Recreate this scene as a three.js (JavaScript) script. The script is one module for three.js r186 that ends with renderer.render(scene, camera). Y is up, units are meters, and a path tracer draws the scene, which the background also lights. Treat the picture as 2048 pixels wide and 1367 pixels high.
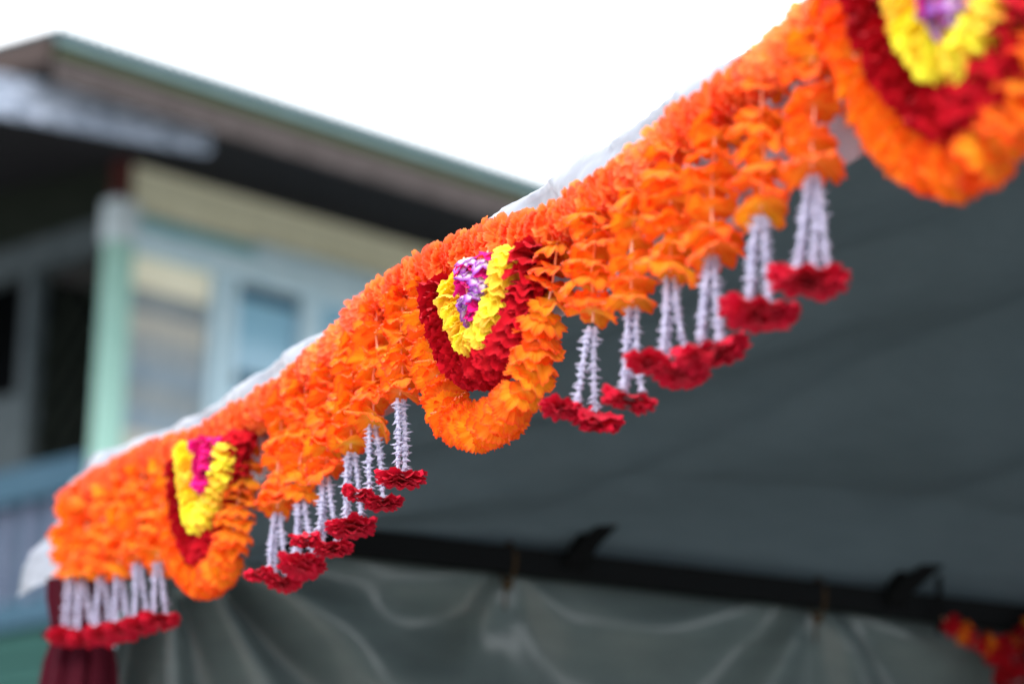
import * as THREE from 'three';
import { mergeGeometries } from 'three/addons/utils/BufferGeometryUtils.js';
import { ImprovedNoise } from 'three/addons/math/ImprovedNoise.js';

// ------------------------------------------------------------------ camera, sky, sun, exposure
const scene = new THREE.Scene();
const camera = new THREE.PerspectiveCamera(12.433, 1024 / 683, 0.1, 400);
camera.position.set(0, 1.5, 0);
camera.rotation.set(0.25813, 0, 0.031416, 'XYZ');
camera.focus = 4.72;                 // the middle cluster of flower loops
camera.userData.fStop = 2.15;
scene.add(camera);

const skyTexture = (() => {          // an even, bright overcast sky
  const w = 64, h = 32, data = new Float32Array(w * h * 4);
  for (let j = 0; j < h; j++) for (let i = 0; i < w; i++) {
    const e = Math.abs((j + 0.5) / h - 0.5) * 2, v = 1.55 + 0.45 * e;
    data.set([v * 0.97, v, v * 1.04, 1], (j * w + i) * 4);
  }
  const t = new THREE.DataTexture(data, w, h, THREE.RGBAFormat, THREE.FloatType);
  t.mapping = THREE.EquirectangularReflectionMapping; t.magFilter = t.minFilter = THREE.LinearFilter; t.needsUpdate = true;
  return t;
})();
scene.background = skyTexture; scene.environment = skyTexture;

const sun = new THREE.DirectionalLight(0xfff1e0, 1.5);
sun.position.set(-2, 11, 9); sun.target.position.set(0, 2.8, -4.5);
sun.castShadow = true; sun.shadow.radius = 30; sun.shadow.mapSize.set(2048, 2048);
Object.assign(sun.shadow.camera, { left: -14, right: 14, top: 14, bottom: -14, near: 0.5, far: 50 });
scene.add(sun, sun.target);

const renderer = new THREE.WebGLRenderer({ antialias: true });
renderer.toneMapping = THREE.LinearToneMapping; renderer.toneMappingExposure = 1.7;
renderer.shadowMap.enabled = true;

// ------------------------------------------------------------------ helpers
const V = (x, y, z) => new THREE.Vector3(x, y, z), Y = V(0, 1, 0), TAU = Math.PI * 2;
function rng(a) { return () => { a = (a + 0x6d2b79f5) | 0; let t = Math.imul(a ^ (a >>> 15), 1 | a); t = (t + Math.imul(t ^ (t >>> 7), 61 | t)) ^ t; return ((t ^ (t >>> 14)) >>> 0) / 4294967296; }; }
const noise = new ImprovedNoise(), N3 = (x, y, z) => noise.noise(x, y, z);
const taken = {};
function numbered(name) { const n = taken[name] = (taken[name] ?? -1) + 1; return n ? name + '_' + String(n).padStart(3, '0') : name; }
function thing(name, label, category, at = V(0, 0, 0), group, kind) {
  const o = new THREE.Group(); o.name = numbered(name); o.position.copy(at); scene.add(o);
  o.userData = { label, category }; if (group) o.userData.group = group; if (kind) o.userData.kind = kind;
  return o;
}
function part(name, geometry, material, parent, label) {
  const m = new THREE.Mesh(geometry, material); m.name = name; m.castShadow = m.receiveShadow = true; parent.add(m);
  if (label) m.userData.label = label;
  return m;
}
const lerp = THREE.MathUtils.lerp, clamp = THREE.MathUtils.clamp;
const azimuth = (d) => V(Math.sin(d * Math.PI / 180), 0, -Math.cos(d * Math.PI / 180));
// a sheet: f(u, v) -> point, on a grid
function sheet(nu, nv, f, uvScale = 1) {
  const p = [], uv = [], ix = [];
  for (let j = 0; j <= nv; j++) for (let i = 0; i <= nu; i++) { const q = f(i / nu, j / nv); p.push(q.x, q.y, q.z); uv.push(i / nu * uvScale, j / nv * uvScale); }
  for (let j = 0; j < nv; j++) for (let i = 0; i < nu; i++) { const a = j * (nu + 1) + i, b = a + nu + 1; ix.push(a, b, a + 1, a + 1, b, b + 1); }
  const g = new THREE.BufferGeometry();
  g.setAttribute('position', new THREE.Float32BufferAttribute(p, 3)); g.setAttribute('uv', new THREE.Float32BufferAttribute(uv, 2)); g.setIndex(ix); g.computeVertexNormals();
  return g;
}
// a box with chamfered edges
function box(w, h, d, c = 0.004) {
  const s = new THREE.Shape(), x = w / 2 - c, y = h / 2 - c;
  s.moveTo(-x, -y); s.lineTo(x, -y); s.lineTo(x, y); s.lineTo(-x, y); s.closePath();
  const g = new THREE.ExtrudeGeometry(s, { depth: d - 2 * c, bevelEnabled: true, bevelThickness: c, bevelSize: c, bevelSegments: 1, steps: 1 });
  g.translate(0, 0, -(d - 2 * c) / 2); return g;
}
// material textures: patches and grain in real size
function grainTexture(base, spots, seed, n = 256, fx = 1, fy = 1, contrast = 1) {
  const data = new Uint8Array(n * n * 4), a = new THREE.Color(base), b = new THREE.Color(spots), c = new THREE.Color();
  for (let j = 0; j < n; j++) for (let i = 0; i < n; i++) {
    const u = i / n * 8 * fx, v = j / n * 8 * fy;
    let t = 0.5 + contrast * (0.5 * N3(u, v, seed) + 0.3 * N3(u * 3, v * 3, seed + 5) + 0.25 * N3(u * 9, v * 9, seed + 9));
    c.copy(a).lerp(b, clamp(t, 0, 1)).convertLinearToSRGB();
    data.set([c.r * 255, c.g * 255, c.b * 255, 255], (j * n + i) * 4);
  }
  const t = new THREE.DataTexture(data, n, n); t.colorSpace = THREE.SRGBColorSpace; t.wrapS = t.wrapT = THREE.RepeatWrapping; t.magFilter = THREE.LinearFilter; t.minFilter = THREE.LinearMipmapLinearFilter; t.generateMipmaps = true; t.needsUpdate = true;
  return t;
}
const lin = (r, g, b) => new THREE.Color().setRGB(r, g, b);
const solid = (r, g, b, roughness = 0.8, more = {}) => new THREE.MeshPhysicalMaterial({ color: lin(r, g, b), roughness, specularIntensity: roughness > 0.6 ? 0.25 : 1, side: THREE.DoubleSide, ...more });
const painted = (a, b, seed, roughness = 0.8, fx = 1, fy = 1, contrast = 1) => new THREE.MeshPhysicalMaterial({ map: grainTexture(lin(...a), lin(...b), seed, 256, fx, fy, contrast), roughness, specularIntensity: roughness > 0.6 ? 0.25 : 1, side: THREE.DoubleSide });

// ------------------------------------------------------------------ ground
const ground = new THREE.Mesh(sheet(60, 60, (u, v) => V((u - 0.5) * 600, -0.02 + 0.02 * N3(u * 40, v * 40, 1), (v - 0.5) * 600), 300), painted([0.25, 0.24, 0.22], [0.34, 0.33, 0.30], 3, 0.95));
ground.name = 'ground'; ground.userData = { label: 'pale packed earth ground under the tent and house', category: 'ground', kind: 'structure' }; ground.receiveShadow = true; scene.add(ground);

// ------------------------------------------------------------------ the tent: eave line along D, end frame along P
const D = azimuth(-23.55), OUT = V(-0.91671, 0, 0.39955), EAVE = V(-0.02499, 2.9153, -4.48738);
const onEave = (s, h, n = 0) => EAVE.clone().addScaledVector(D, s).addScaledVector(Y, h).addScaledVector(OUT, n);
const PIPE = azimuth(66.45), CORNER = onEave(2.283, -0.009), PIPE_OUT = D.clone().negate();     // towards the viewer, inside the tent
const PIPE0 = CORNER.clone().add(V(0, -0.072, 0));
const onPipe = (t, y, n = 0) => PIPE0.clone().addScaledVector(PIPE, t).addScaledVector(Y, y).addScaledVector(PIPE_OUT, n);

const tent = thing('canopy_tent', 'grey canvas party tent with white plastic edge strip and black frame', 'tent');
const canvasMat = new THREE.MeshPhysicalMaterial({ specularIntensity: 0.4,  map: grainTexture(lin(0.100, 0.142, 0.170), lin(0.132, 0.180, 0.212), 11, 256, 1, 1, 0.6), roughness: 0.75, side: THREE.DoubleSide });
const smin = (a, b, k) => { const h = clamp(0.5 + 0.5 * (b - a) / k, 0, 1); return lerp(b, a, h) - k * h * (1 - h); };
part('roof_canvas', sheet(220, 220, (a, b) => {
  const u = a * a * 6.2, v = b * b * 5.6;                                       // finer near the two edges
  let y = smin(0.36 * u, 0.36 * v, 0.5) + 0.02;
  const ang = Math.atan2(v, u), r = Math.hypot(u, v), near = clamp(r / 0.6, 0, 1);
  y += 0.020 * near * Math.sin(ang * 16 + 0.9 * N3(u, v, 2)) * clamp(1.6 - r * 0.3, 0.3, 1);   // creases from the corner
  y += clamp(v / 0.4, 0.1, 1) * 0.026 * N3(u * 0.9 + v * 0.5, v * 1.2 - u * 0.4, 4) + clamp(v / 0.4, 0.1, 1) * 0.014 * N3((u + v * 0.6) * 3.4, (u * 0.6 - v) * 0.5, 7);
  for (const [c, w] of [[-1.5, 0.05], [-0.7, 0.04], [0.15, 0.06], [0.9, 0.04], [1.7, 0.05]]) y += 0.022 * near * clamp(v / 0.4, 0.1, 1) * Math.exp(-Math.pow((u - 0.75 * v - c + 0.12 * N3(v * 0.8, c, 3)) / w / 2, 2));   // pulled creases
  const far = Math.hypot(u - 4.4, v - 0.2), fa = Math.atan2(v - 0.2, u - 4.4);
  y += clamp(v / 0.4, 0.1, 1) * 0.034 * clamp(1.3 - Math.abs(far - 1.4), 0, 1) * Math.sin(fa * 13);                      // tension folds at the frame joint
  return CORNER.clone().addScaledVector(PIPE, u + 0.05).addScaledVector(PIPE_OUT, v - 0.06).add(V(0, y - 0.085 + 0.075 * clamp(u / 0.5, 0, 1) - 0.075 * clamp(1 - v / 0.3, 0, 1), 0));
}, 6), canvasMat, tent);

// white plastic edge strip behind the garlands
const topLine = [[2.397, 0.038], [2.208, 0.034], [1.816, -0.002], [1.558, -0.02], [1.264, -0.019], [1.047, -0.01], [0.819, -0.012], [0.607, -0.006], [0.263, -0.005], [0.03, -0.003], [-0.201, 0], [-0.381, 0.003], [-0.564, 0.007], [-0.707, 0.007], [-0.815, 0.006], [-0.917, 0.029], [-1.378, 0.042]].sort((a, b) => a[0] - b[0]);
function along(line, s) {
  if (s <= line[0][0]) return line[0][1];
  for (let i = 1; i < line.length; i++) if (s <= line[i][0]) { const t = (s - line[i - 1][0]) / (line[i][0] - line[i - 1][0]); return lerp(line[i - 1][1], line[i][1], t); }
  return line[line.length - 1][1];
}
const plastic = new THREE.MeshPhysicalMaterial({ color: lin(0.225, 0.25, 0.31), roughness: 0.32, transmission: 0.12, thickness: 0, side: THREE.DoubleSide, specularIntensity: 0.8 });
{
  const s0 = -2.4;
  part('edge_strip', sheet(420, 26, (a, b) => {
    const s1 = 2.235 + 0.33 * Math.pow(b, 0.85), s = lerp(s0, s1, a);
    const top = along(topLine, s), h = lerp(top, -0.222 + 0.012 * Math.sin(s * 9) + 0.02 * N3(s * 5, 1, 1), b);
    const c = b * 0.24, fold = Math.sin(s * 21 + 3 * N3(s * 2.3, 0, 0) + c * 26);
    let n = -0.03 + 0.009 * Math.sign(fold) * Math.pow(Math.abs(fold), 0.6) * clamp(c / 0.02, 0.6, 1) + 0.006 * N3(s * 16 + c * 30, c * 20, 3) + 0.004 * N3(s * 45 + c * 60, c * 50, 9);
    n -= 0.006 * Math.pow(clamp(1 - c / 0.012, 0, 1), 2);                       // turned in at the top hem
    n += 0.06 * Math.pow(clamp((s - 2.2) / 0.35, 0, 1), 1.5);
    return onEave(s, h, n);
  }), plastic, tent);
}
const blackMetal = solid(0.005, 0.006, 0.007, 0.8), blackPlastic = solid(0.004, 0.0045, 0.005, 0.85);
function bar(a, b, w, h, material, parent, name, c = 0.004, label) {              // box bar from a to b
  const len = a.distanceTo(b), m = part(name, box(w, h, len, c), material, parent, label);
  m.position.copy(a).add(b).multiplyScalar(0.5);
  const z = b.clone().sub(a).normalize(), x = V(0, 1, 0).cross(z); if (x.lengthSq() < 1e-6) x.set(1, 0, 0); x.normalize();
  m.quaternion.setFromRotationMatrix(new THREE.Matrix4().makeBasis(x, z.clone().cross(x), z));
  return m;
}
bar(onPipe(0.06, 0), onPipe(5.9, 0), 0.05, 0.058, blackMetal, tent, 'frame_pipe', 0.012);
bar(onEave(2.25, -0.06, -0.09), onEave(-2.6, -0.06, -0.09), 0.035, 0.035, blackMetal, tent, 'frame_pipe', 0.008);
for (const [t, dt, dy] of [[1.2, 0.085, 0.135], [2.04, 0.10, 0.12]]) {
  const k = part('bracket', box(0.055, 0.085, 0.05, 0.012), blackPlastic, tent); k.position.copy(onPipe(t + 0.005, 0.035, 0.015));
  k.quaternion.setFromRotationMatrix(new THREE.Matrix4().makeBasis(PIPE, Y, PIPE_OUT)); k.rotateZ(-0.35);
  bar(onPipe(t - 0.035, -0.005, 0.03), onPipe(t + dt, dy, 0.05), 0.034, 0.036, blackPlastic, k, 'strut').removeFromParent();
  bar(onPipe(t - 0.035, -0.005, 0.03), onPipe(t + dt, dy, 0.05), 0.034, 0.036, blackPlastic, tent, 'strut', 0.01);
}
bar(onPipe(2.13, 0.07, 0.055), onPipe(2.13, -0.07, 0.055), 0.014, 0.006, blackPlastic, tent, 'strap', 0.002);
bar(CORNER.clone().add(V(0.03, -0.05, -0.05)), CORNER.clone().add(V(0.03, -2.9, -0.05)), 0.05, 0.05, blackMetal, tent, 'leg', 0.01);

// unseen walls, long side and near end, added to keep the inside dark
part('added_side_wall', sheet(120, 30, (a, b) => onPipe(5.95 + 0.03 * Math.sin(a * 60) * b, -0.02 - b * 2.8, a * 5.6)), canvasMat, tent);
part('added_side_wall', sheet(120, 30, (a, b) => onPipe(0.35 + a * 5.5, -0.02 - b * 2.8, 5.55 + 0.03 * Math.sin(a * 60) * b)), canvasMat, tent);

// the hung side curtain
const TIES = [0.22, 1.03, 1.83, 2.64, 3.45];
const curtain = thing('side_curtain', 'dull grey green plastic side curtain tied under the black pipe in slack folds', 'curtain');
const curtainMat = new THREE.MeshPhysicalMaterial({ map: grainTexture(lin(0.11, 0.145, 0.152), lin(0.155, 0.20, 0.20), 21, 256, 1, 1, 0.7), roughness: 0.27, side: THREE.DoubleSide });
part('cloth', sheet(420, 120, (a, b) => {
  const t = 0.13 + a * 5.1, v = b * b * 2.8;
  let i = 0; while (i < TIES.length - 2 && t > TIES[i + 1]) i++;
  const x = clamp((t - TIES[i]) / (TIES[i + 1] - TIES[i]), 0, 1), sagTop = t < TIES[0] ? 0 : 0.012 * 4 * x * (1 - x);
  let n = 0;
  TIES.forEach((q, k) => {
    const dx = t - q, r = Math.hypot(dx, v + 0.03), ang = Math.atan2(dx, v + 0.03), w = Math.exp(-r / (k ? 0.55 : 1.5)) * clamp(r / 0.06, 0, 1);
    n += (k ? 0.036 : 0.065) * w * Math.sin(ang * (k ? 7 : 13) + k * 1.7 + 0.5 + 1.2 * N3(ang * 1.5, r * 0.6, k));
  });
  const bowl = v - 0.42 * 4 * x * (1 - x);
  n += 0.032 * Math.sin(bowl * 17 + 0.6) * Math.exp(-v / 0.7) * (t > TIES[0] ? 1 : 0) * Math.sin(Math.PI * x);
  n += 0.012 * N3(t * 4, v * 3, 5) + 0.05 * v * N3(t * 1.1, v * 0.3, 8);
  return onPipe(t, 0.026 - sagTop - v, -0.045 + n * clamp((v - 0.04) / 0.1, 0, 1));
}, 5), curtainMat, curtain);
const cord = solid(0.07, 0.042, 0.018, 0.9);
for (const q of TIES.slice(0, 4)) {
  const loop = new THREE.TorusGeometry(0.036, 0.004, 8, 20); loop.scale(0.75, 1.25, 1);
  const knot = new THREE.IcosahedronGeometry(0.013, 1); knot.translate(0, -0.05, 0);
  const tail = new THREE.CylinderGeometry(0.004, 0.003, 0.05, 6); tail.translate(0.006, -0.08, 0);
  const g = mergeGeometries([loop, knot, tail].map((x) => x.index ? x.toNonIndexed() : x)), m = part('tie', g, cord, curtain); m.position.copy(onPipe(q, -0.005, 0.0)); m.lookAt(m.position.clone().add(PIPE)); m.rotateY(0.25);
}

// dark red drape wrapped round the corner leg
{
  const base = CORNER.clone().add(V(0.025, 0, 0.03)); base.y = 0;
  const d = thing('drape', 'dark maroon cloth drape hanging down the far corner leg of the tent', 'drape', base);
  const H = 2.68;
  part('cloth', sheet(160, 60, (a, b) => {
    const th = a * TAU, y = H * (1 - b), pinch = 1 - 0.22 * Math.exp(-Math.pow((b - 0.045) / 0.02, 2)) + 0.12 * b, f = 1 + 0.13 * Math.sin(th * 9 + 1.5 * N3(y * 0.8, 0, 1)) + 0.07 * Math.sin(th * 17 + y);
    return V(0.03 + Math.cos(th) * 0.074 * f * pinch, y, Math.sin(th) * 0.05 * f * pinch);
  }), solid(0.042, 0.0015, 0.008, 0.85), d);
  const roll = new THREE.TorusGeometry(0.07, 0.009, 10, 60); roll.rotateX(Math.PI / 2); roll.scale(1.12, 0.9, 0.62); roll.translate(0.03, 0, 0);
  part('tie', roll, solid(0.04, 0.0015, 0.007, 0.85), d).position.y = H * 0.955;
}

// ------------------------------------------------------------------ the house behind
const HR = azimuth(47), HL = azimuth(-43), HOUSE = V(-2.49479, 0, -18.96786);
const house = thing('house', 'raised wooden house with low corrugated roof, green corner post and blue framed window', 'house', HOUSE);
// local frame of the house: a along the right wall, b along the left wall
const hp = (a, b, y) => V(0, y, 0).addScaledVector(HR, a).addScaledVector(HL, b);
function hbox(name, a0, a1, b0, b1, y0, y1, material, label, parent = house) {
  const m = part(name, box(Math.abs(a1 - a0), Math.abs(y1 - y0), Math.abs(b1 - b0), 0.006), material, parent, label);
  m.position.copy(hp((a0 + a1) / 2, (b0 + b1) / 2, (y0 + y1) / 2));
  m.quaternion.setFromRotationMatrix(new THREE.Matrix4().makeBasis(HR, Y, HR.clone().cross(Y)));
  return m;
}
const M = {
  beige: painted([0.70, 0.69, 0.48], [0.82, 0.81, 0.60], 31, 0.85, 2, 2), cream: painted([0.70, 0.68, 0.54], [0.80, 0.78, 0.64], 32, 0.85),
  paleBlue: painted([0.36, 0.52, 0.62], [0.50, 0.64, 0.72], 33, 0.7), teal: painted([0.13, 0.36, 0.40], [0.20, 0.45, 0.50], 34, 0.7),
  green: painted([0.22, 0.41, 0.36], [0.29, 0.48, 0.44], 35, 0.65), capital: painted([0.40, 0.50, 0.57], [0.52, 0.60, 0.66], 36, 0.8),
  darkRed: painted([0.05, 0.012, 0.012], [0.08, 0.02, 0.018], 37, 0.8), fascia: painted([0.026, 0.022, 0.021], [0.088, 0.076, 0.078], 38, 0.9, 4, 1),
  moss: painted([0.03, 0.05, 0.022], [0.06, 0.085, 0.04], 39, 0.95), roof: painted([0.07, 0.135, 0.16], [0.125, 0.205, 0.235], 40, 0.55),
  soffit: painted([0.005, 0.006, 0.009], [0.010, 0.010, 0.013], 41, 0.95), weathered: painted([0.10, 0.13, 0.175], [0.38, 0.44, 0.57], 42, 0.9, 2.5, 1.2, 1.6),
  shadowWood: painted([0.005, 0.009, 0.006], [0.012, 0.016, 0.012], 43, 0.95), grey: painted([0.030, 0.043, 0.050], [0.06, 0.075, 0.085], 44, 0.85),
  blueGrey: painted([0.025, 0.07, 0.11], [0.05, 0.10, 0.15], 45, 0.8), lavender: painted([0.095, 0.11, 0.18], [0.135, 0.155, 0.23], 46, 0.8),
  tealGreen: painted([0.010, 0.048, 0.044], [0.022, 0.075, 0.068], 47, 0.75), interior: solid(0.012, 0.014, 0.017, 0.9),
};
const glassMat = new THREE.MeshPhysicalMaterial({ color: lin(0.22, 0.42, 0.56), roughness: 0.12, side: THREE.DoubleSide });
const EY = 7.55, RISE = 0.077, OH = 1.8;                                   // roof edge height, slope, overhang
const roofY = (b) => EY + RISE * (b + OH);
part('roof', (() => {
  const L = 12.5, W = 7, n = Math.round(L / 0.076) * 6, top = [], g = [];
  const f = (dy) => sheet(n, 3, (u, v) => hp(-OH + u * L, -OH - 0.03 + v * W, roofY(-OH + v * W) + dy + 0.019 * Math.sin(u * L / 0.076 * TAU)));
  return mergeGeometries([f(0.01), f(0.007)]);
})(), M.roof, house, 'blue grey corrugated metal roof');
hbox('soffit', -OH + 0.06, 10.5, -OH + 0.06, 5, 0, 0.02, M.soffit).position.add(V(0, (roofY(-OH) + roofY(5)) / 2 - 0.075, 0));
house.children[house.children.length - 1].rotateX(0);
{ // tilt the soffit with the roof
  const s = house.children[house.children.length - 1], up = V(0, 1, 0).addScaledVector(HL, -RISE).normalize(), back = HL.clone().negate();
  const x = HR.clone(), z = x.clone().cross(up).normalize(); s.quaternion.setFromRotationMatrix(new THREE.Matrix4().makeBasis(x, up, z));
}
hbox('drip_edge', -OH, 10.6, -OH - 0.02, -OH, EY - 0.075, EY - 0.024, M.roof);
hbox('fascia_board', -OH + 0.03, 10.6, -OH + 0.012, -OH + 0.05, EY - 0.135, EY - 0.078, M.moss, 'mossy green upper fascia strip');
hbox('fascia_board', -OH + 0.03, 10.6, -OH + 0.02, -OH + 0.056, EY - 0.30, EY - 0.138, M.fascia, 'grey brown weathered fascia board');
bar(hp(-OH + 0.01, -OH + 0.06, roofY(-OH) - 0.10), hp(-OH + 0.01, 5, roofY(5) - 0.10), 0.035, 0.17, painted([0.028, 0.021, 0.020], [0.085, 0.066, 0.064], 50, 0.9, 4, 1), house, 'barge_board');
bar(hp(-2.35, -1.46, 7.17), hp(-0.52, -1.56, 7.31), 0.06, 0.235, M.weathered, house, 'plank', 0.008, 'bleached grey plank under the roof edge');
// right wall (faces b < 0)
const T = 0.12;
const boardTones = (list, seed, rough = 0.9) => list.map(([a, b], k) => painted(a, b, seed + k, rough, 3, 0.7, 1.4));
const beiges = boardTones([[[0.62, 0.62, 0.46], [0.80, 0.79, 0.62]], [[0.56, 0.56, 0.42], [0.74, 0.74, 0.58]], [[0.66, 0.65, 0.48], [0.80, 0.79, 0.64]]], 61);
for (let k = 0; k < 4; k++) hbox('wall_board', 0.06, 10, 0.004 * (k % 2), T, 7.313 + k * 0.128, 7.313 + k * 0.128 + 0.122, beiges[k % 3]);
hbox('wall', 0.06, 10, 0.014, T, 7.27, 7.84, M.weathered);
hbox('trim', 0.09, 1.05, -0.05, -0.002, 7.20, 7.275, M.teal);
hbox('lintel', 0.09, 10, -0.065, 0.08, 7.035, 7.198, M.paleBlue, 'pale blue lintel board');
hbox('lintel', 1.05, 10, -0.055, 0.08, 7.200, 7.31, M.paleBlue);
hbox('wall', 0.06, 0.74, 0, T, 6.83, 7.033, M.cream, 'cream strip over the louvres');
hbox('wall', 0.06, 10, 0, T, 0, 5.60, M.paleBlue);
const greys = boardTones([[[0.20, 0.24, 0.27], [0.34, 0.37, 0.38]], [[0.15, 0.21, 0.27], [0.28, 0.34, 0.39]], [[0.30, 0.31, 0.30], [0.44, 0.43, 0.39]], [[0.17, 0.21, 0.24], [0.30, 0.33, 0.34]]], 71);
for (let k = 0; k < 8; k++) hbox('wall_board', 0.10, 0.735, 0.01 + 0.005 * (k % 2), 0.05, 5.61 + k * 0.152, 5.61 + k * 0.152 + 0.146, greys[[0, 2, 1, 3, 1, 0, 2, 3][k]]);
for (const [a0, a1] of [[0.745, 0.835], [0.865, 0.955], [1.50, 1.66], [2.22, 2.38]]) hbox('window_frame', a0, a1, -0.03, 0.09, 5.60, 7.033, M.paleBlue);
hbox('window_frame', 0.837, 0.863, 0.0, 0.07, 5.60, 7.033, M.teal);
hbox('window_frame', 0.957, 1.498, 0.0, 0.08, 6.36, 6.44, M.blueGrey);
for (const [a0, a1, y0, y1] of [[0.957, 1.498, 6.442, 6.95], [0.957, 1.498, 5.60, 6.358], [1.662, 2.218, 5.60, 7.033]]) hbox('pane', a0, a1, 0.05, 0.058, y0, y1, glassMat);
hbox('window_head', 0.957, 1.498, 0.02, 0.09, 6.952, 7.033, M.blueGrey);
hbox('wall', 2.382, 10, 0, T, 5.602, 7.033, M.beige);
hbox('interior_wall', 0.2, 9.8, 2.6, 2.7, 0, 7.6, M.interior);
// corner post
hbox('corner_post', -0.075, 0.075, -0.07, 0.07, 0, 7.07, M.green, 'mint green square corner post');
hbox('post_cap', -0.09, 0.09, -0.085, 0.085, 7.072, 7.34, M.capital, 'pale block at the post top');
hbox('post_head', -0.05, 0.05, -0.045, 0.06, 7.342, 7.66, M.darkRed, 'dark red stub above the post');
// left wall (faces a < 0)
hbox('wall', 0.03, 0.13, 0.10, 6, 7.275, 7.80, M.shadowWood, 'near black wall put in for the shaded open gable under the roof');  // shade of the open gable, painted as a near-black wall
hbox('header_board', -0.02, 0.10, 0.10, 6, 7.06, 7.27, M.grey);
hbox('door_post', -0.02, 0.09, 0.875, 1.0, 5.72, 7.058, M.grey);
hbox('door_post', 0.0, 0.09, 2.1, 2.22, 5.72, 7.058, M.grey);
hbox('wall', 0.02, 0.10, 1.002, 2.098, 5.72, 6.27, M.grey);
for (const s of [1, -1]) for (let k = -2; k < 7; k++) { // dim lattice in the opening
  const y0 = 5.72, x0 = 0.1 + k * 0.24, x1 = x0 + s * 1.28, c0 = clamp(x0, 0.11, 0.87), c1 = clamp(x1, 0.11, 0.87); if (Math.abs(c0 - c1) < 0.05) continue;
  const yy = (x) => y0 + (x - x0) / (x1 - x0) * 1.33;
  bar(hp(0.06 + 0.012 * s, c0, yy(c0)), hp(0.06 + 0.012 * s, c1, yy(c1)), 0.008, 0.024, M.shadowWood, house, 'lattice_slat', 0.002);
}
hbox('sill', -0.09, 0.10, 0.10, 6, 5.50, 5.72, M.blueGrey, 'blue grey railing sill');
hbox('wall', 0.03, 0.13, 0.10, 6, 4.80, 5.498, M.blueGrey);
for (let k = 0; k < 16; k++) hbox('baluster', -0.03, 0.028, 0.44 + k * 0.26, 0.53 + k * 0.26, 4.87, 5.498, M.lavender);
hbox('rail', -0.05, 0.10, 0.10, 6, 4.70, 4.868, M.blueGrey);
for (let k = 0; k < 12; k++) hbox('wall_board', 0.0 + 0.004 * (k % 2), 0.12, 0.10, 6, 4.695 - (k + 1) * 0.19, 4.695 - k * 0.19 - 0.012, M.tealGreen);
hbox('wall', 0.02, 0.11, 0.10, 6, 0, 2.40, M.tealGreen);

// ------------------------------------------------------------------ cloth flowers
const PAL = {
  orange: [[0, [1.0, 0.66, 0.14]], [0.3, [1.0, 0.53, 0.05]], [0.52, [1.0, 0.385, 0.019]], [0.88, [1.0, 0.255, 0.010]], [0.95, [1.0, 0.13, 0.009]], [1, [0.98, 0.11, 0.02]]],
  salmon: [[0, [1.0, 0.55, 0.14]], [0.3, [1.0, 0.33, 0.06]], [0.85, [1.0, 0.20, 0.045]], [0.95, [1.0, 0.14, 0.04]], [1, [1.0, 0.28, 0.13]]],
  red: [[0, [0.50, 0.010, 0.012]], [0.6, [0.56, 0.005, 0.014]], [1, [0.50, 0.004, 0.016]]],
  rose: [[0, [0.50, 0.006, 0.03]], [0.6, [0.62, 0.007, 0.036]], [1, [0.62, 0.008, 0.042]]],
  yellow: [[0, [0.98, 0.60, 0.02]], [0.5, [1.0, 0.76, 0.03]], [1, [1.0, 0.84, 0.08]]],
  magenta: [[0, [0.65, 0.005, 0.16]], [1, [0.80, 0.008, 0.25]]],
  violet: [[0, [0.88, 0.88, 0.84]], [0.66, [0.86, 0.82, 0.88]], [0.86, [0.45, 0.17, 0.58]], [1, [0.22, 0.02, 0.36]]],
};
function tint(stops, t, out) {
  for (let i = 1; i < stops.length; i++) if (t <= stops[i][0] || i === stops.length - 1) {
    const k = clamp((t - stops[i - 1][0]) / (stops[i][0] - stops[i - 1][0]), 0, 1);
    for (let c = 0; c < 3; c++) out[c] = lerp(stops[i - 1][1][c], stops[i][1][c], k);
    return out;
  }
}
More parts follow.
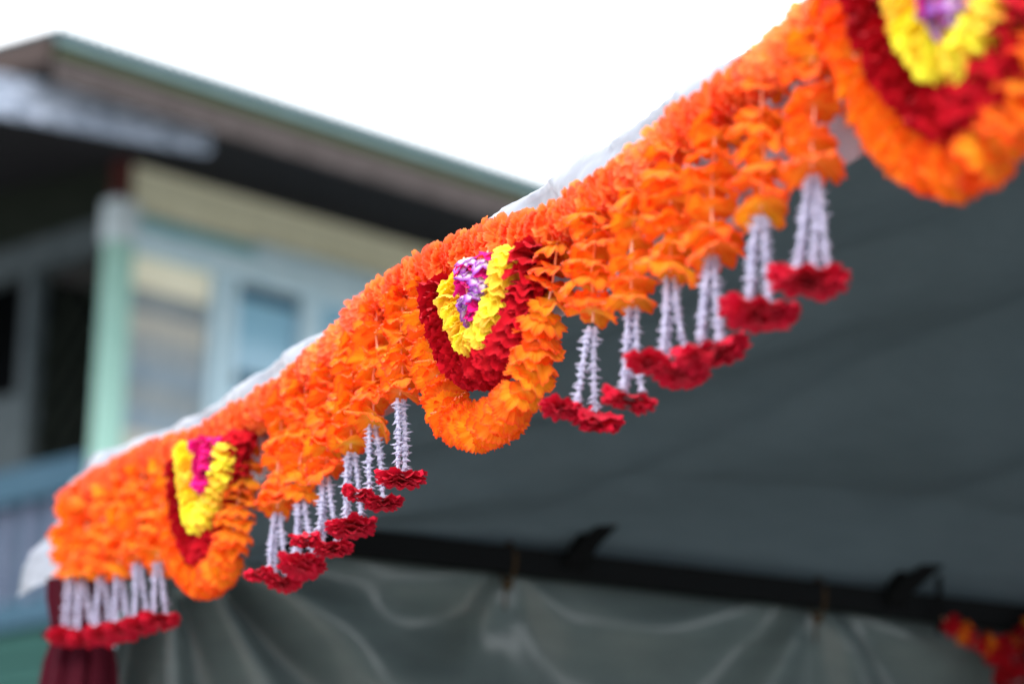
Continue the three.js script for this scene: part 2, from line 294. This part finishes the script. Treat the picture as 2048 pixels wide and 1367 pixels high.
// one ruffled layer: petals fused near the middle, notched and frayed at the rim; y up, R in metres
function layer(seed, R, { y = 0, cup = 0.3, ruffle = 0.22, lobes = 7, notch = 0.3, pal = PAL.orange, nr = 7, nt = 84, hue = 0.12, fray = 0.035, pleat = 0.07 }) {
  const r = rng(seed), p = [], c = [], ix = [], ph = r() * TAU, q = [0, 0, 0], petal = [];
  for (let i = 0; i < lobes; i++) petal.push([r() - 0.5, r() - 0.5, r() - 0.5]);
  const m1 = 2 + Math.floor(r() * 3), warm = 1 + (hue > 0.11 ? 0.6 : 0) * (r() - 0.5), m2 = 5 + Math.floor(r() * 3), p1 = r() * TAU, p2 = r() * TAU;
  for (let j = 0; j <= nr; j++) for (let i = 0; i <= nt; i++) {
    const th = i % nt / nt * TAU, t = j / nr, x = ((th + ph) / TAU * lobes) % lobes, k = Math.floor(x), u = x - k, own = petal[k];
    const edge = 1 - notch * Math.pow(Math.abs(2 * u - 1), 5) + fray * (0.6 * Math.cos(u * TAU * 4) + 1.4 * N3(th * 14, seed * 1.7, 2)) + 0.10 * own[0] * (1 - Math.pow(Math.abs(2 * u - 1), 4));
    const rad = R * lerp(t, t * edge, t * t), s = Math.pow(t, 1.5), lift = 1 - Math.pow(Math.abs(2 * u - 1), 4);
    let h = y - cup * R * t * t + ruffle * R * s * (0.75 * Math.sin(m1 * th + p1) + 0.35 * Math.sin(m2 * th + p2)) + 0.2 * R * s * own[1] * lift;
    h += pleat * R * s * Math.cos(u * TAU) + 0.018 * R * Math.pow(t, 3) * Math.cos(u * TAU * 4) + 0.05 * R * s * N3(th * 10, t * 2, seed * 2.3);
    p.push(rad * Math.cos(th), h, rad * Math.sin(th));
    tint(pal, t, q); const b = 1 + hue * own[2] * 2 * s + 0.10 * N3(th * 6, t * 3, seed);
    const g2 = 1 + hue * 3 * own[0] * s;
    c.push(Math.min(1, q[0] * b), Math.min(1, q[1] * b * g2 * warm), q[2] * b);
  }
  for (let j = 0; j < nr; j++) for (let i = 0; i < nt; i++) { const a = j * (nt + 1) + i, b = a + nt + 1; if (j) ix.push(a, a + 1, b); ix.push(a + 1, b + 1, b); }
  const g = new THREE.BufferGeometry();
  g.setAttribute('position', new THREE.Float32BufferAttribute(p, 3)); g.setAttribute('color', new THREE.Float32BufferAttribute(c, 3)); g.setIndex(ix); g.computeVertexNormals();
  return g;
}
const variants = (n, f) => Array.from({ length: n }, (_, i) => f(i));
const G = {
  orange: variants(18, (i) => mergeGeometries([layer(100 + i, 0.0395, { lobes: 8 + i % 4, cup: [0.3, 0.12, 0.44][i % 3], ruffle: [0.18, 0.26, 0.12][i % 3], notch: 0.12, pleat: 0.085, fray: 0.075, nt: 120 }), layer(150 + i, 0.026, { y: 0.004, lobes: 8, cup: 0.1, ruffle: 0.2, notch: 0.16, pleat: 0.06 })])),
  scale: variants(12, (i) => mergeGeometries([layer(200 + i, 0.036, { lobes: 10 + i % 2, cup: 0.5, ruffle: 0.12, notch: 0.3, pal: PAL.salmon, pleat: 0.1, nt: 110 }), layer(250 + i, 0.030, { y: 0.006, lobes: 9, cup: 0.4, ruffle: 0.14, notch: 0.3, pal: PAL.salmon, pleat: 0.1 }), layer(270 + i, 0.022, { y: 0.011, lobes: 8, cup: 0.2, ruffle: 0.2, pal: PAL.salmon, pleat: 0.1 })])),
  red: variants(10, (i) => mergeGeometries([layer(300 + i, 0.036, { lobes: 9, cup: 0.32, ruffle: 0.2, notch: 0.16, pal: PAL.red, fray: 0.06, pleat: 0.09 }), layer(330 + i, 0.029, { y: 0.005, lobes: 8, cup: 0.2, ruffle: 0.24, notch: 0.16, pal: PAL.red, fray: 0.06, pleat: 0.09 })])),
  yellow: variants(10, (i) => mergeGeometries([layer(400 + i, 0.030, { lobes: 8, cup: 0.36, ruffle: 0.22, notch: 0.18, pal: PAL.yellow, fray: 0.05, pleat: 0.09 }), layer(430 + i, 0.023, { y: 0.004, lobes: 7, cup: 0.2, ruffle: 0.24, notch: 0.18, pal: PAL.yellow, pleat: 0.09 })])),
  magenta: variants(5, (i) => mergeGeometries([layer(500 + i, 0.024, { lobes: 6, cup: 0.4, ruffle: 0.24, pal: PAL.magenta, hue: 0.05 }), layer(520 + i, 0.018, { y: 0.004, lobes: 6, cup: 0.2, ruffle: 0.24, pal: PAL.magenta, hue: 0.05 })])),
  violet: variants(5, (i) => mergeGeometries([layer(540 + i, 0.027, { lobes: 6, cup: 0.6, ruffle: 0.28, notch: 0.4, pal: PAL.violet, hue: 0.03 }), layer(560 + i, 0.021, { y: 0.004, lobes: 6, cup: 0.4, ruffle: 0.28, notch: 0.4, pal: PAL.violet, hue: 0.03 })])),
  rose: variants(8, (i) => mergeGeometries([[0.049, 0.010, -0.02], [0.049, 0.003, 0.06], [0.046, -0.004, 0.1], [0.042, -0.010, 0.14], [0.036, -0.016, 0.18], [0.027, -0.023, 0.2]].map(([R, y, cup], k) =>
    layer(600 + i + k * 20, R, { y, lobes: 9 - (k > 3), cup, ruffle: 0.15, notch: 0.14, pal: PAL.rose, nt: 130, fray: 0.07, pleat: 0.12, hue: 0.1 })))),
};
const petalCloth = (transmission, roughness = 0.95) => new THREE.MeshPhysicalMaterial({ vertexColors: true, roughness, transmission, thickness: 0, specularIntensity: 0.25, side: THREE.DoubleSide });
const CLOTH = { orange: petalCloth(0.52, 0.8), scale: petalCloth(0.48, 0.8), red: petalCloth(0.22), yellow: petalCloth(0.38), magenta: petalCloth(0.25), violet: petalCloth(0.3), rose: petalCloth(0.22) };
const threadMat = solid(0.9, 0.5, 0.35, 0.8), threadOf = { red: solid(0.5, 0.02, 0.03, 0.8), yellow: solid(0.8, 0.6, 0.1, 0.8), scale: solid(0.9, 0.3, 0.05, 0.8) }, whiteBud = new THREE.MeshPhysicalMaterial({ color: lin(0.50, 0.505, 0.70), roughness: 0.8, transmission: 0.3, thickness: 0, side: THREE.DoubleSide });

const rand = rng(4242);
// flowers threaded along a curve, each with its axis on the curve 
function threadFlowers(parent, curve, kind, spacing, { tilt = 0.22, size = 0.16, scale = 1, kinds, name = 'flower' } = {}) {
  const len = curve.getLength(), n = Math.max(2, Math.round(len / spacing)), q = new THREE.Quaternion(), tq = new THREE.Quaternion();
  for (let i = 0; i < n; i++) {
    const k = kinds ? kinds[i % kinds.length] : kind, at = clamp((i + 0.5 + (rand() - 0.5) * 0.6) / n, 0, 1), p = curve.getPointAt(at), t = curve.getTangentAt(at).negate(); if (t.y < -0.1) t.negate();     // cups always open downwards
   
    const g = G[k][Math.floor(rand() * G[k].length)], m = part(name, g, CLOTH[k], parent);
    t.add(V(rand() - 0.5, rand() - 0.5, rand() - 0.5).multiplyScalar(tilt * 2)).normalize();
    q.setFromUnitVectors(Y, t); tq.setFromAxisAngle(Y, rand() * TAU); m.quaternion.copy(q).multiply(tq);
    const s = scale * (1 - size / 2 + rand() * size); m.scale.set(s, s * (0.8 + rand() * 0.5), s);
    m.position.copy(p).add(V(rand() - 0.5, 0, rand() - 0.5).multiplyScalar(0.006));
  }
  part('thread', new THREE.TubeGeometry(curve, Math.max(8, n * 2), 0.0018, 6), threadOf[kind] ?? threadMat, parent);
}
// a string of pointed white buds in whorls, from a to b
function budString(a, b, seed, bow) {
  const r = rng(seed), len = a.distanceTo(b), n = Math.round(len / 0.0088), bits = [], axis = b.clone().sub(a).normalize(), q0 = new THREE.Quaternion().setFromUnitVectors(V(0, -1, 0), axis);
  const mid = a.clone().lerp(b, 0.5).add(bow), curve = new THREE.QuadraticBezierCurve3(a, mid, b);
  for (let i = 0; i < n; i++) {
    const p = curve.getPoint(clamp((i + 0.6 + 0.5 * (r() - 0.5)) / n, 0, 1)), turn = r() * TAU, k = 3 + Math.floor(r() * 3), big = 0.85 + 0.4 * r();
    const bell = new THREE.CylinderGeometry(0.0027, 0.0047 * big, 0.0095, 7, 1, true); bell.applyQuaternion(q0); bell.translate(p.x, p.y, p.z); bits.push(bell.toNonIndexed());
    for (let j = 0; j < k; j++) {
      const long = (0.0052 + 0.0055 * r()) * big, c = new THREE.ConeGeometry(0.0024 * big, long, 4, 1, true); c.translate(0, long / 2, 0); c.rotateZ(-(1.15 + 1.1 * r())); c.translate(0.0026, -0.003 * r(), 0); c.rotateY(turn + (j + 0.8 * r()) / k * TAU);
      c.applyQuaternion(q0); c.translate(p.x, p.y, p.z); bits.push(c.toNonIndexed());
    }
  }
  bits.push(new THREE.TubeGeometry(curve, 12, 0.0029, 7).toNonIndexed());
  return mergeGeometries(bits);
}
const pathOf = (pts, n) => new THREE.CatmullRomCurve3(pts.map(([s, h, k]) => onEave(s, h, k ?? n)), false, 'centripetal');

// the long garland along the edge
const garlandLine = [[2.226, -0.077], [2.061, -0.077], [1.833, -0.082], [1.57, -0.098], [1.353, -0.125], [1.126, -0.125], [0.966, -0.126], [0.791, -0.118], [0.626, -0.1], [0.493, -0.07], [0.321, -0.063], [0.158, -0.07], [0.003, -0.083], [-0.125, -0.101], [-0.23, -0.114], [-0.33, -0.116], [-0.488, -0.113], [-0.606, -0.095], [-0.706, -0.089], [-0.815, -0.084], [-0.893, -0.075], [-0.968, -0.061], [-1.065, -0.033], [-1.181, -0.005]];
const edgeBase = onEave(0.1, -0.05, 0);
const rebased = (curvePts, base, n) => new THREE.CatmullRomCurve3(curvePts.map(([s, h, k]) => onEave(s, h, k ?? n).sub(base)), false, 'centripetal');
{
  const o = thing('edge_garland', 'long orange cloth flower garland running the whole length of the white tent edge', 'garland', edgeBase);
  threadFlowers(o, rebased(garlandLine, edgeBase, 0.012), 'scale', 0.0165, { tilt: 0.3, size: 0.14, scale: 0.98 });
}
const garlandH = (s) => along([...garlandLine].sort((a, b) => a[0] - b[0]), s);

// a hanging strand: orange flowers, white bud strings, a red flower at the end
let seedCount = 1000;
function strand(end, red, nStrings, spread, label, group, { n = 0.02, wide = 1, spacing = 0.0155, side = 0, twin = 0, tilt = 0.3, roseTilt = [0, 0], roseScale = 1 } = {}) {
  const [s, h] = end, top = garlandH(s) - 0.012, base = onEave(s, top, n), o = thing('flower_strand', label, 'flower strand', base, group);
  const pts = []; for (let i = 0; i <= 5; i++) { const t = i / 5; pts.push(V((rand() - 0.5) * 0.008 * Math.sin(t * 3), (h - top) * t, (rand() - 0.5) * 0.008)); }
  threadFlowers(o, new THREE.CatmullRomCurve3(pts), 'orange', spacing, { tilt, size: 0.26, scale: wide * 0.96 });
  const low = V(0, h - top - 0.006, 0), [rs, rh] = red, foot = onEave(rs, rh, n + side).sub(base);
  for (let k = 0; k < nStrings; k++) {
    const x = nStrings === 1 ? 0 : (k / (nStrings - 1) - 0.5), a = low.clone().add(V(x * 0.01, 0, 0)).addScaledVector(D, (k % 2 - 0.5) * 0.005);
    const b = foot.clone().add(V(x * spread, 0, 0)).addScaledVector(D, (k % 2 - 0.5) * 0.02).add(V(0, 0.008 + 0.004 * rand(), 0));
    part('bud_string', budString(a, b, seedCount++, V(rand() - 0.5, 0, rand() - 0.5).multiplyScalar(0.012)), whiteBud, o);
  }
  const g = G.rose[seedCount % G.rose.length], m = part('red_flower', g, CLOTH.rose, o); m.position.copy(foot);
  m.rotation.set(roseTilt[0] + (rand() - 0.5) * 0.45, rand() * TAU, roseTilt[1] + (rand() - 0.5) * 0.4); m.scale.setScalar(roseScale * (0.94 + rand() * 0.12)); m.scale.y *= 0.68;
  if (twin) {
    const m2 = part('red_flower', G.rose[(seedCount + 3) % G.rose.length], CLOTH.rose, o); m2.position.copy(foot).add(V(-0.036 * twin, 0.012, 0.01));
    m2.rotation.set(0.15, rand() * TAU, 0.2); m2.scale.setScalar(roseScale * 0.66); m2.scale.y *= 0.85; m.position.x += 0.014 * twin; m.scale.multiplyScalar(0.84);
  }
  return o;
}
const ORD = ['first', 'second', 'third', 'fourth', 'fifth', 'sixth'];
const GR = ['strands between the centre and near flower loops', 'strands between the far and centre flower loops', 'strands beyond the far flower loops'];
[[[-0.381, -0.294], [-0.368, -0.425], 2, 0.034], [[-0.505, -0.296], [-0.501, -0.426], 3, 0.024], [[-0.615, -0.282], [-0.623, -0.417], 3, 0.034], [[-0.733, -0.282], [-0.734, -0.414], 4, 0.038], [[-0.862, -0.265], [-0.862, -0.393], 4, 0.034], [[-0.991, -0.249], [-0.984, -0.381], 5, 0.036]]
  .forEach(([e, r, n, w], i) => strand(e, r, n, w, `orange strand with red end flower, ${ORD[i]} to the right of the sharp centre loops`, GR[0], { wide: [1.06, 0.98, 1.05, 1.02, 0.96, 0.98][i], roseScale: [0.9, 0.82, 0.92, 0.96, 0.98, 0.98][i], twin: [1, 0, 0.9, 0, 0, 0][i], spacing: [0.0235, 0.025, 0.0235, 0.022, 0.025, 0.0235][i], roseTilt: [[0.1, 0.15], [0, 0.05], [0.1, 0.1], [0.1, -0.1], [0, 0.1], [0, -0.15]][i] }));
[[[0.324, -0.246], [0.306, -0.381], 2, 0.018], [[0.439, -0.265], [0.409, -0.401], 2, 0.028], [[0.531, -0.292], [0.515, -0.422], 3, 0.024], [[0.648, -0.311], [0.632, -0.437], 3, 0.034], [[0.767, -0.315], [0.741, -0.449], 3, 0.034], [[0.876, -0.33], [0.865, -0.458], 3, 0.03]]
  .forEach(([e, r, n, w], i) => strand(e, r, n, w, `orange strand with red end flower, ${ORD[i]} to the left of the sharp centre loops`, GR[1], { wide: [1.0, 1.02, 1.0, 1.0, 0.96, 0.96][i], spacing: 0.018, tilt: 0.48, roseScale: 0.82, twin: [0, 0.8, 0, 0.9, 0, 0.8][i] }));
[[[1.552, -0.308], [1.519, -0.428], 2, 0.03], [[1.683, -0.288], [1.633, -0.422], 2, 0.034], [[1.805, -0.286], [1.758, -0.414], 2, 0.034], [[1.926, -0.277], [1.888, -0.405], 2, 0.034], [[2.064, -0.262], [2.016, -0.393], 2, 0.036], [[2.17, -0.231], [2.159, -0.371], 2, 0.02]]
  .forEach(([e, r, n, w], i) => strand(e, r, n, w, `blurred orange strand by the far tent corner, ${ORD[i]} beyond the far loops`, GR[2], { wide: 1.0, spacing: 0.018, roseScale: 0.8, tilt: 0.6 }));
// shorter flowers that fill the row between the strands
// ------------------------------------------------------------------ nested flower loops
function loop(pts, kind, n, label, group, spacing, opts = {}) {
  const [s, h] = pts[Math.floor(pts.length / 2)], base = onEave(s, h, n), o = thing('flower_loop', label, 'flower loop', base, group);
  threadFlowers(o, rebased(pts, base, n), kind, spacing, { tilt: 0.22, size: 0.16, ...opts }); return o;
}
const LG = ['nested flower loops at the centre', 'nested flower loops at the far end', 'nested flower loops at the near end'];
loop([[0.249, -0.077], [0.23, -0.146], [0.203, -0.216], [0.163, -0.281], [0.1, -0.332], [0.013, -0.361], [-0.081, -0.36], [-0.156, -0.324], [-0.19, -0.274], [-0.218, -0.229], [-0.236, -0.186], [-0.244, -0.14]], 'orange', 0.014, 'sharp orange outer flower loop at the middle of the tent edge', LG[0], 0.0235, { scale: 0.92, tilt: 0.26 });
loop([[0.15, -0.108], [0.13, -0.156], [0.098, -0.204], [0.054, -0.248], [-0.023, -0.279], [-0.096, -0.28], [-0.148, -0.258], [-0.18, -0.223], [-0.196, -0.182], [-0.207, -0.141]], 'red', 0.032, 'crimson flower loop nested inside the sharp orange centre loop', LG[0], 0.015, { scale: 1.0 });
loop([[0.055, -0.132], [0.035, -0.173], [0, -0.216], [-0.05, -0.251], [-0.089, -0.245], [-0.123, -0.215], [-0.148, -0.177], [-0.174, -0.136]], 'yellow', 0.05, 'yellow flower loop between crimson loop and purple centre', LG[0], 0.012, { scale: 0.94 });
loop([[-0.027, -0.118], [-0.038, -0.155], [-0.052, -0.193], [-0.077, -0.222], [-0.093, -0.199], [-0.105, -0.164], [-0.117, -0.13]], 'violet', 0.066, 'small white and purple flower loop with magenta flowers at the very centre', LG[0], 0.0125, { kinds: ['violet', 'magenta', 'violet', 'magenta', 'magenta', 'violet', 'violet'], scale: 0.78 });
loop([[1.49, -0.164], [1.472, -0.226], [1.442, -0.289], [1.384, -0.346], [1.278, -0.389], [1.173, -0.38], [1.126, -0.333], [1.108, -0.272], [1.102, -0.209], [1.097, -0.174]], 'orange', 0.014, 'blurred orange outer flower loop near the far tent corner', LG[1], 0.0175, { scale: 0.9 });
loop([[1.421, -0.141], [1.391, -0.204], [1.342, -0.279], [1.261, -0.344], [1.181, -0.316], [1.13, -0.252], [1.079, -0.197], [1.047, -0.16]], 'red', 0.032, 'crimson flower loop inside the blurred far orange loop', LG[1], 0.014, { scale: 0.82 });
loop([[1.313, -0.136], [1.276, -0.209], [1.228, -0.281], [1.182, -0.302], [1.138, -0.281], [1.091, -0.235], [1.061, -0.181]], 'yellow', 0.056, 'yellow flower loop inside the blurred far crimson loop', LG[1], 0.012, { scale: 0.78 });
loop([[1.162, -0.158], [1.148, -0.207], [1.121, -0.249], [1.108, -0.215], [1.099, -0.166]], 'magenta', 0.072, 'magenta flowers at the heart of the far loops', LG[1], 0.0125, { scale: 1.0 });
loop([[-1.03, -0.031], [-1.059, -0.092], [-1.107, -0.173], [-1.159, -0.24], [-1.218, -0.292], [-1.28, -0.327], [-1.342, -0.337], [-1.397, -0.323], [-1.441, -0.291], [-1.476, -0.246], [-1.501, -0.192]], 'orange', 0.014, 'large blurred orange flower loop nearest the camera', LG[2], 0.0175, { scale: 0.94 });
loop([[-1.146, -0.062], [-1.171, -0.126], [-1.214, -0.188], [-1.268, -0.241], [-1.325, -0.277], [-1.381, -0.279], [-1.431, -0.257], [-1.461, -0.227], [-1.481, -0.183]], 'red', 0.032, 'wide crimson flower loop inside the nearest orange loop', LG[2], 0.014, { scale: 1.12 });
loop([[-1.265, -0.114], [-1.286, -0.163], [-1.323, -0.207], [-1.364, -0.233], [-1.41, -0.235], [-1.445, -0.215], [-1.465, -0.182]], 'yellow', 0.056, 'yellow flower loop inside the nearest crimson loop', LG[2], 0.012, { scale: 1.1 });
loop([[-1.357, -0.143], [-1.373, -0.172], [-1.391, -0.189], [-1.411, -0.188], [-1.431, -0.169]], 'violet', 0.078, 'purple flowers at the heart of the nearest loops', LG[2], 0.012, { kinds: ['violet', 'violet', 'magenta'], scale: 1.1 });

// garlands hanging in the dark inside the tent, at the far right of the pipe
{
  const base = onPipe(2.3, -0.1, 0.06), mk = (pts) => new THREE.CatmullRomCurve3(pts.map(([t, y]) => onPipe(t, y, 0.07).sub(base)));
  const a = thing('indoor_garland', 'orange flower garland on the black pipe inside the tent, dimness given by red flowers', 'garland', base);
  threadFlowers(a, mk([[2.131, -0.033], [2.173, -0.058], [2.249, -0.085], [2.327, -0.078], [2.406, -0.009], [2.493, 0.049]]), 'orange', 0.02, { scale: 0.75, kinds: ['red', 'red', 'orange', 'red'] });  // mostly red flowers, so their colour stands in for the dim light
  const b = thing('indoor_garland', 'dim dark red flower garland hanging below the orange one inside the tent', 'garland', base);
  threadFlowers(b, mk([[2.285, -0.082], [2.312, -0.14], [2.333, -0.211], [2.346, -0.282]]), 'red', 0.02, { scale: 1.3 });
  const c = thing('indoor_garland', 'dim dark red flower garland at the frame edge inside the tent', 'garland', base);
  threadFlowers(c, mk([[2.391, -0.059], [2.397, -0.132], [2.404, -0.205], [2.405, -0.277]]), 'red', 0.02, { scale: 1.3 });
}

renderer.render(scene, camera);
